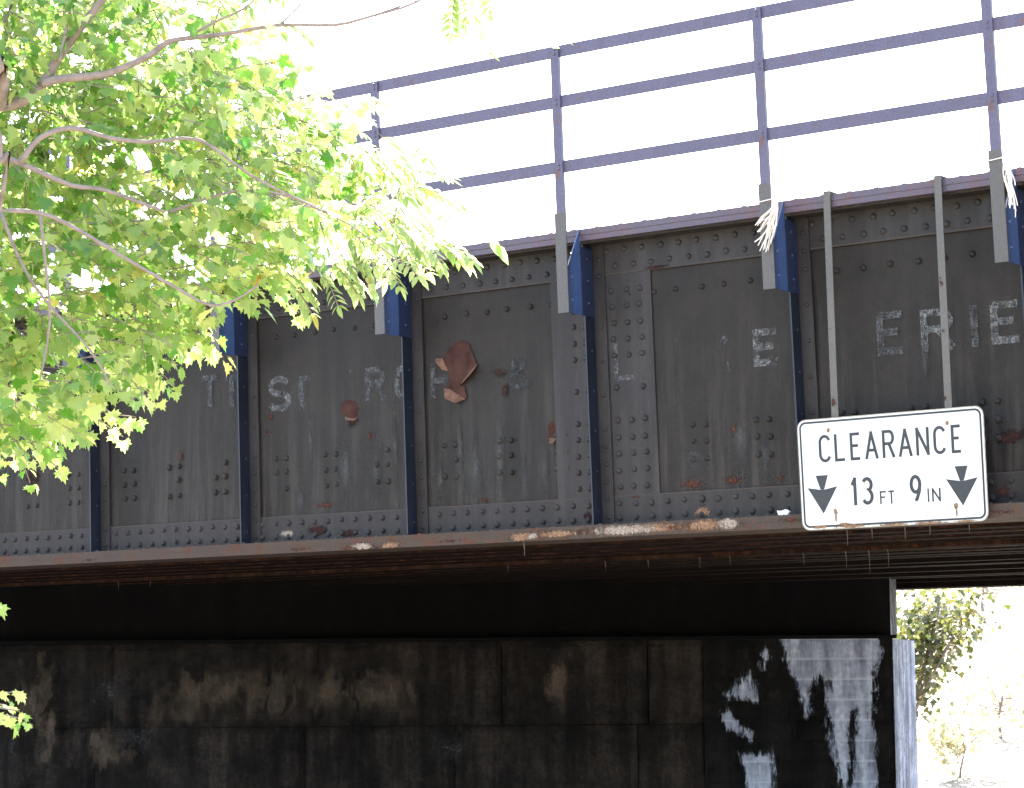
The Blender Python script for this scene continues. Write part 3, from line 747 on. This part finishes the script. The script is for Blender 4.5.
# ================================================================ GROUND, ROAD
def gh(x, y):
    h = 0
    # bank the photographer stands on
    d = max(0, 1-max(0, y+6 if False else 0)); 
    t = max(0, min(1, (9.5-y)/5.0)); h += 1.75*t*t*(3-2*t)
    # embankment behind the abutment and the hillside beyond the bridge
    t = max(0, min(1, (y-33)/60)); h += 9*t
    h += .12*noise.noise(Vector((x*.2, y*.2, 0)))
    if 12 < y < 24: h = 0
    return h
gm = MB(); NX, NY = 90, 120
xs = [(-1 if i < NX/2 else 1)*abs((i-NX/2)/(NX/2))**2.2*600 for i in range(NX+1)]
ys = [-60+ (j/NY)**2.2*760 for j in range(NY+1)]
ys = sorted(set(ys+[6, 7, 8, 9, 10, 11, 11.99, 12.01, 23.99, 24.01, 26, 28]))
for y in ys:
    for x in xs: gm.v.append(Vector((x, y, gh(x, y)-.02)))
for j in range(len(ys)-1):
    for i in range(NX): a = j*(NX+1)+i; gm.f.append([a, a+1, a+NX+2, a+NX+1])
mg, nt, ln, p = newmat('dry grass')
tc = nt.new('ShaderNodeTexCoord').outputs['Object']
n1 = noise_n(nt, ln, tc, 1.1, 12, .8); r1 = ramp(nt, [(.35, (.10, .09, .06)), (.5, (.22, .19, .14)), (.65, (.40, .36, .30))]); ln.new(n1.outputs[0], r1.inputs[0])
ln.new(r1.outputs[0], p.inputs['Base Color']); p.inputs['Roughness'].default_value = .95
tag(gm.build('ground', mg, None, smooth=True), kind='structure')
rd = MB(); rd.box(-80, 80, 13.5, 22.5, -.05, .004); tag(rd.build('road', plain('asphalt', (.06, .06, .062), .85, .25, 6), None), kind='structure')
for y0, y1 in ((12.6, 13.5), (22.5, 24.8)):
    k_ = MB(); k_.box(-80, 80, y0, y1, -.05, .13); tag(k_.build('pavement', plain('concrete walk', (.2, .19, .18), .85, .15, 5), None), kind='structure')

# ================================================================ FOLIAGE
def leafmat(name, c1, c2, t1, t2, tw=.5):
    m, nt, ln, p = newmat(name)
    gi = nt.new('ShaderNodeObjectInfo'); ge = nt.new('ShaderNodeNewGeometry')
    r = ramp(nt, [(0, c1), (1, c2)]); ln.new(ge.outputs['Random Per Island'], r.inputs[0])
    r2 = ramp(nt, [(0, t1), (.5, tuple(x*.5+y*.5*.8 for x, y in zip(t1, t2))), (.96, t2), (1, (.6, .4, .06))]); ln.new(ge.outputs['Random Per Island'], r2.inputs[0])
    ln.new(r.outputs[0], p.inputs['Base Color']); p.inputs['Roughness'].default_value = .34; p.inputs['Specular IOR Level'].default_value = .8
    tr = nt.new('ShaderNodeBsdfTranslucent'); ln.new(r2.outputs[0], tr.inputs[0])
    mx = nt.new('ShaderNodeMixShader'); mx.inputs[0].default_value = tw
    ln.new(p.outputs[0], mx.inputs[1]); ln.new(tr.outputs[0], mx.inputs[2])
    ln.new(mx.outputs[0], nt['Material Output'].inputs[0]) if False else ln.new(mx.outputs[0], [q for q in nt if q.type == 'OUTPUT_MATERIAL'][0].inputs[0])
    return m
M['maple'] = leafmat('maple leaf', (.05, .13, .02), (.22, .30, .09), (.14, .42, .03), (.90, .95, .34))  # palest leaves hold strong sun in their transmitted colour
M['ash'] = leafmat('compound leaf', (.10, .17, .05), (.20, .27, .10), (.34, .54, .14), (.74, .80, .36))
M['bush'] = leafmat('far bush leaf', (.045, .055, .02), (.11, .11, .05), (.08, .11, .02), (.25, .25, .07), .35)
M['pale'] = leafmat('hillside leaf', (.24, .23, .13), (.38, .35, .24), (.32, .32, .14), (.5, .46, .26), .45)
M['bark'] = plain('grey brown bark', (.22, .17, .15), .9, .3, 30)

MAPLE = [(0, 0), (.12, .02), (.34, -.10), (.30, .08), (.56, .12), (.46, .26), (.62, .46), (.40, .42), (.32, .50), (.26, .50), (.24, .78), (.12, .70), (0, 1.0)]
MAPLE = MAPLE+[(-x, y) for x, y in MAPLE[-2:0:-1]]
def add_leaf(mb, o, ax, nrm, size, shape='maple'):
    ax = ax.normalized(); side = ax.cross(nrm).normalized(); nn = side.cross(ax)
    if shape == 'maple':
        i0 = len(mb.v)
        cen = o+ax*(.3*size); mb.v.append(cen)
        bend = random.uniform(.0, .35)
        for x, y in MAPLE: mb.v.append(o+side*(x*size)+ax*(y*size)+nn*(abs(x)*bend*size-.12*size*y*y))
        n = len(MAPLE)
        for k in range(n): mb.f.append([i0, i0+1+k, i0+1+(k+1) % n])
    else:
        i0 = len(mb.v); wd = .19*size
        for x, y, z in ((0, 0, 0), (wd, .3, .25), (wd*.85, .65, .2), (0, 1, 0), (-wd*.85, .65, .2), (-wd, .3, .25), (0, .45, 0)):
            mb.v.append(o+side*x+ax*(y*size)+nn*(z*abs(x)*1.5-.1*size*y*y))
        for a, b in ((0, 1), (1, 2), (2, 3), (3, 4), (4, 5), (5, 0)): mb.f.append([i0+a, i0+b, i0+6])
def rv(): return Vector((random.gauss(0, 1), random.gauss(0, 1), random.gauss(0, 1))).normalized()
def maple_twig(mb, tw, o, d, n, size):
    d = d.normalized(); L = .055*n; p = o
    pts = [o]
    for k in range(n):
        d = (d+rv()*.15+Vector((0, 0, -.04))).normalized(); p = p+d*(L/n); pts.append(p)
        for sgn in (1, -1):
            side = d.cross(Vector((0, 0, 1))+rv()*.4).normalized()*sgn
            pd = (side+d*.5+Vector((0, 0, -.25))+rv()*.3).normalized()
            q = p+pd*size*.45
            add_leaf(mb, q, (pd*.6+Vector((0, 0, -.55))+rv()*.35), (Vector((0, 0, 1))+rv()*.55), size*random.uniform(.65, 1.15), 'maple')
    tw.tube(pts, [.002]*len(pts), 4)
def ash_leaf(mb, tw, o, d, size):
    d = d.normalized(); n = random.randint(5, 7); p = o; pts = [o]; ls = size
    nrm = (Vector((0, 0, 1))+rv()*.5).normalized()
    for k in range(n):
        d = (d+Vector((0, 0, -.13))+rv()*.03).normalized(); p = p+d*ls*.42; pts.append(p)
        side = d.cross(nrm).normalized()
        for sg_ in (1, -1):
            add_leaf(mb, p, side*sg_+d*.55+Vector((0, 0, -.25))+rv()*.12, nrm+rv()*.2, ls*random.uniform(.85, 1.1), 'ash')
    add_leaf(mb, p, d, nrm, ls*1.1, 'ash')
    tw.tube(pts, [.0022]*len(pts), 3)
def inpoly(x, y, P):
    c = False; n = len(P)
    for i in range(n):
        x1, y1 = P[i]; x2, y2 = P[(i+1) % n]
        if (y1 > y) != (y2 > y) and x < (x2-x1)*(y-y1)/(y2-y1)+x1: c = not c
    return c
TY = 8.0
def pj(p):
    d = p-CAM; return 512+FPX*d.dot(CR)/d.dot(fw), 394-FPX*d.dot(CU)/d.dot(fw)
def W2(poly_px, y=TY): return [(at(x, yy, y).x, at(x, yy, y).z) for x, yy in poly_px]
# --- maple
mt = thing('maple_tree', Vector((-3.6, TY+.6, gh(-3.6, TY+.6))), 'sunlit maple in front of the girder at left, broad lobed leaves glowing green', 'tree')
tr = MB()
b0 = Vector((-3.6, TY+.6, gh(-3.6, TY+.6)-.1))
tr.tube([b0, b0+Vector((.05, 0, 1.2)), b0+Vector((.0, -.1, 2.6)), b0+Vector((.15, -.2, 4.2)), b0+Vector((.3, -.2, 6))], [.19, .15, .13, .10, .05], 12)
tr.build('trunk', M['bark'], mt, smooth=True)
lim = MB()
def bpath(pts, ys_, r0, r1, start=None):
    P = [at(x, y, yy) for (x, y), yy in zip(pts, ys_)]
    if start is not None: P = [start]+P
    # gentle smoothing
    Q = []
    for i in range(len(P)-1):
        for k in range(3):
            t = k/3; a = P[max(i-1, 0)]; b = P[i]; c = P[i+1]; d_ = P[min(i+2, len(P)-1)]
            Q.append(.5*((2*b)+(c-a)*t+(2*a-5*b+4*c-d_)*t*t+(3*b-a-3*c+d_)*t**3))
    Q.append(P[-1]); n = len(Q)
    return Q, [r0+(r1-r0)*(i/(n-1))**.8 for i in range(n)]
for spec in [([(-60, 170), (0, 160), (20, 163), (70, 185), (105, 190), (165, 212)], [7.6]*6, .016, .005, b0+Vector((.0, -.1, 2.9))),
             ([(20, 163), (40, 138), (72, 128), (110, 138), (150, 142), (200, 140), (250, 175), (310, 205), (350, 225)], [7.58]*9, .011, .003, None),
             ([(-40, 205), (0, 210), (40, 213), (75, 228), (120, 255), (180, 290), (210, 305), (235, 300), (258, 285)], [7.5]*9, .010, .003, b0+Vector((.0, -.1, 2.75))),
             ([(40, 213), (45, 260), (50, 320), (40, 380)], [7.5]*4, .006, .003, None),
             ([(0, 210), (20, 260), (45, 300), (90, 350), (110, 385)], [7.6]*5, .007, .003, None)]:
    Q, R = bpath(spec[0], spec[1], spec[2], spec[3], spec[4]); lim.tube(Q, R, 8)
PM = W2([(-700, -300), (-60, -260), (60, -120), (130, -40), (220, 20), (280, 70), (320, 140), (335, 195), (285, 245), (250, 262), (232, 285), (185, 305), (150, 328), (108, 355), (92, 385), (70, 402), (38, 415), (-20, 432), (-120, 480), (-300, 530), (-700, 560)])
lv = MB(); random.seed(3); cnt = 0; tries = 0
while cnt < 1500 and tries < 60000:
    tries += 1
    y = TY+random.uniform(-.35, 1.1)
    x = random.uniform(-3.0, -.6); z = random.uniform(3.0, 6.2)
    if not inpoly(x*(TY/y)**.5, (z-CAMZ)*(TY/y)**.5+CAMZ, PM): continue
    if x < -2.2 and random.random() < .75: continue
    qx, qy = x, z
    if noise.noise(Vector((x*3.2, y*3, z*3.2))) < -.22: continue
    maple_twig(lv, lim, Vector((x, y, z)), Vector((random.uniform(.1, 1), random.uniform(-.7, .4), random.uniform(-.6, .35))), random.randint(2, 4), random.uniform(.045, .068))
    cnt += 1
# trailing low sprigs that reach in at the left edge
for px, py, y in ((-16, 607, 7.2), (-10, 612, 7.25)):
    maple_twig(lv, lim, at(px-18, py-8, y), Vector((1, -.1, .1)), 1, .06)
for px, py in ((-12, 700), (0, 704), (6, 712), (-6, 716), (-2, 695)):
    maple_twig(lv, lim, at(px-18, py, 7.2+random.uniform(-.1, .1)), Vector((1, 0, random.uniform(-.3, .3))), 2, .045)
Q, R = bpath([(-400, 500), (-200, 640), (-60, 700), (-18, 705)], [7.8, 7.5, 7.2, 7.2], .012, .003, b0+Vector((0, -.1, 1.9))); lim.tube(Q, R, 6)
lim.build('limb', M['bark'], mt, smooth=True)
lv.build('crown', M['maple'], mt)
# --- compound-leaved tree
TX = Vector((-4.4, 9.6, gh(-4.4, 9.6)))
atree = thing('ash_tree', TX, 'pale tree with feathery compound leaves reaching across the top left railing', 'tree')
tr = MB(); tr.tube([TX-Vector((0, 0, .1)), TX+Vector((.1, 0, 1.6)), TX+Vector((.1, -.1, 3.1)), TX+Vector((.5, -.1, 5)), TX+Vector((.6, 0, 7))], [.2, .16, .13, .09, .04], 12); tr.build('trunk', M['bark'], atree, smooth=True)
lim = MB()
st_ = TX+Vector((.1, -.1, 2.9))
for spec in [([(-60, 128), (0, 108), (28, 98), (44, 82), (60, 55), (85, 22), (108, -8), (140, -60)], [7.7]*8, .026, .012, st_),
             ([(42, 84), (60, 79), (100, 75), (125, 67), (150, 55), (168, 42), (190, 38), (225, 34), (280, 25), (335, 25), (372, 16), (415, 3), (450, -20)], [7.68]*13, .016, .003, None),
             ([(372, 16), (395, 8), (418, 0)], [7.68]*3, .004, .002, None),
             ([(190, 36), (215, 22), (245, 8), (262, -10)], [7.68]*4, .005, .003, None),
             ([(60, 62), (64, 40), (72, 10), (88, -20)], [7.66]*4, .006, .004, None),
             ([(280, 25), (300, 5), (315, -15)], [7.68]*3, .004, .002, None),
             ([(-30, 60), (5, 20), (18, -20)], [7.8]*3, .008, .005, None),
             ([(170, 212), (240, 190), (300, 200), (350, 225), (400, 262)], [7.7]*5, .006, .002, None)]:
    Q, R = bpath(spec[0], spec[1], spec[2], spec[3], spec[4]); lim.tube(Q, R, 8)
lv = MB(); random.seed(8)
PA = W2([(-500, -400), (340, -300), (330, -60), (262, -5), (290, 60), (330, 95), (375, 120), (410, 165), (425, 215), (400, 240), (330, 252), (260, 262), (200, 240), (120, 200), (-500, 260)], 8.9)
cnt = 0; tries = 0
while cnt < 900 and tries < 60000:
    tries += 1
    y = 8.9+random.uniform(-.9, .9); x = random.uniform(-3.4, -.3); z = random.uniform(3.8, 6.6)
    if not inpoly(x*(8.9/y)**.5, (z-CAMZ)*(8.9/y)**.5+CAMZ, PA): continue
    if x < -2.4 and random.random() < .6: continue
    px, py = pj(Vector((x, y, z)))
    if px > 270 and random.random() < (.1 if py > 90 else .8): continue
    ash_leaf(lv, lim, Vector((x, y, z)), Vector((random.uniform(-.2, 1), random.uniform(-.6, .4), random.uniform(-.5, .3))), random.uniform(.05, .075))
    cnt += 1
# reaching tips
for px, py, dx, dz, y, n in [(395, 225, 1, -.6, 8.3, 3), (420, 245, 1, -.5, 8.3, 3), (360, 240, .8, -.9, 8.3, 3), (385, 255, 1, -.4, 8.2, 2), (330, 262, .7, -.7, 8.3, 3), (440, 235, 1, -.3, 8.4, 2), (290, 275, .8, -.3, 8.3, 3),
                         (400, 180, 1, -.3, 8.5, 2), (410, 140, 1, -.4, 8.5, 2), (350, 150, 1, -.4, 8.5, 3)]:
    for k in range(n):
        ash_leaf(lv, lim, at(px+random.uniform(-14, 10), py+random.uniform(-10, 10), y+random.uniform(-.1, .1)), Vector((dx+random.uniform(-.3, .3), random.uniform(-.5, .5), dz+random.uniform(-.3, .3))), random.uniform(.045, .065))
for px, py, dx in [(455, -8, -.12), (464, -16, 0), (476, -22, .15), (450, -18, -.08), (470, -26, .06), (486, -30, .2)]:
    ash_leaf(lv, lim, at(px, py, 8.3+random.uniform(-.1, .1)), Vector((dx, random.uniform(-.2, .2), -1)), .062)
for px, py in [(545, 40), (560, 36), (486, 52)]: add_leaf(lv, at(px, py, 8.3), Vector((1, 0, -.6)), rv()+Vector((0, -1, .6)), .06, 'ash')
for px, py in [(490, 238), (496, 244)]: add_leaf(lv, at(px, py, 8.2), Vector((.6, 0, -1)), rv()*.3+Vector((0, -1, .6)), .085, 'ash')
lim.build('limb', M['bark'], atree, smooth=True)
lv.build('crown', M['ash'], atree)

# --- bush beyond the bridge and the hillside trees
def tree(name, lab, cat, base, h, crown_c, crown_r, n, size, mat, shape='ash', group=None, seed=0, branches=6):
    random.seed(seed)
    t = thing(name, base, lab, cat, group)
    tk = MB(); c0 = Vector(crown_c)
    tk.tube([base-Vector((0, 0, .2)), base.lerp(c0, .4)+rv()*.1, base.lerp(c0, .8)+rv()*.15, c0+Vector((0, 0, crown_r[2]*.6))], [h*.02, h*.016, h*.011, h*.003], 8)
    tk.build('trunk', M['bark'], t, smooth=True)
    br = MB(); lf = MB(); tips = []
    for k in range(branches):
        a = random.uniform(0, 6.28); e_ = random.uniform(-.5, .9)
        tip = c0+Vector((math.cos(a)*math.cos(e_)*crown_r[0], math.sin(a)*math.cos(e_)*crown_r[1], math.sin(e_)*crown_r[2]))*random.uniform(.65, 1)
        s0 = base.lerp(c0, random.uniform(.55, 1)); mid = s0.lerp(tip, .5)+rv()*.08*h*.3
        br.tube([s0, mid, tip], [h*.008, h*.005, h*.0015], 5); tips += [tip, mid, s0.lerp(tip, .75)]
    for k in range(n):
        c = random.choice(tips); p = c+Vector((random.gauss(0, crown_r[0]), random.gauss(0, crown_r[1]), random.gauss(0, crown_r[2])))*.24
        add_leaf(lf, p, rv()+Vector((0, 0, -.5)), rv()+Vector((0, -.3, .8)), size*random.uniform(.6, 1.3), shape)
    br.build('branch', M['bark'], t); lf.build('crown', mat, t)
    return t
bc = at(942, 630, 30)
tree('leafy_shrub', 'leafy green shrub hanging beside the abutment corner in the daylight beyond', 'shrub', Vector((bc.x-1.5, 31.5, gh(bc.x, 31.5)-.05)), 2.2, bc, (.60, .6, .60), 1800, .075, M['bush'], 'maple', seed=4, branches=16)
for i, (px, py, yy, r, lab) in enumerate([(1000, 690, 48, 2.2, 'pale sunlit tree on the hillside nearest the right edge'), (958, 745, 44, 1.5, 'small pale tree low on the hillside beyond the leafy shrub'),
                                    (1075, 640, 58, 3, 'pale hillside tree at the right edge, farther up the slope'), (985, 610, 66, 3.2, 'pale tree high on the hillside under the bridge edge'), (925, 700, 62, 2.6, 'pale far tree showing just right of the abutment corner')]):
    c = at(px, py, yy); g = gh(c.x, yy); r *= .7
    cz = max(c.z-.8, g+r*.5); r *= .8
    tree('hillside_tree', lab, 'tree', Vector((c.x, yy, g)), cz-g+r, Vector((c.x, yy, cz)), (r, r, r*.9), 420, .11, M['pale'], 'maple', 'pale trees on the hillside beyond the bridge', seed=30+i, branches=12)

nb = Vector((-8.2, 8.0, gh(-8.2, 8.0)))  # unseen tree, added to block sky light from the girder's left end
tree('maple_tree', 'unseen maple added on the bank far left to shade the girder', 'tree', nb, 8, nb+Vector((.3, 0, 5.0)), (2.6, 3.0, 3.4), 2600, .3, M['maple'], 'maple', seed=77, branches=30)

# ================================================================ LIGHT
SUN_EL, SUN_AZ = rad(52), rad(-6)          # azimuth from +Y towards +X
sd = Vector((math.sin(SUN_AZ)*math.cos(SUN_EL), math.cos(SUN_AZ)*math.cos(SUN_EL), math.sin(SUN_EL)))
sl = bpy.data.lights.new('sun', 'SUN'); sl.energy = 5.0; sl.angle = rad(.5); sl.color = (1, .96, .9)
so = bpy.data.objects.new('sun', sl); C.objects.link(so); so.rotation_euler = sd.to_track_quat('Z', 'Y').to_euler()
wd = bpy.data.worlds.new('World'); S.world = wd; wd.use_nodes = True
nt = wd.node_tree.nodes; ln = wd.node_tree.links
sky = nt.new('ShaderNodeTexSky'); sky.sky_type = 'NISHITA'; sky.sun_disc = False; sky.sun_elevation = SUN_EL; sky.sun_rotation = SUN_AZ
sky.air_density = 1.0; sky.dust_density = 3.5; sky.ozone_density = 1.0
ln.new(sky.outputs[0], nt['Background'].inputs[0]); nt['Background'].inputs[1].default_value = .15
S.view_settings.view_transform = 'Standard'; S.view_settings.look = 'None'; S.view_settings.gamma = 1
S.view_settings.exposure = 2.9
S.render.engine = 'CYCLES'
S.cycles.max_bounces = 8; S.cycles.transparent_max_bounces = 12; S.cycles.sample_clamp_indirect = 10
S.render.resolution_x = 1024; S.render.resolution_y = 788

# tidy helper properties
for o in list(bpy.data.objects):
    if '_o' in o: del o['_o']
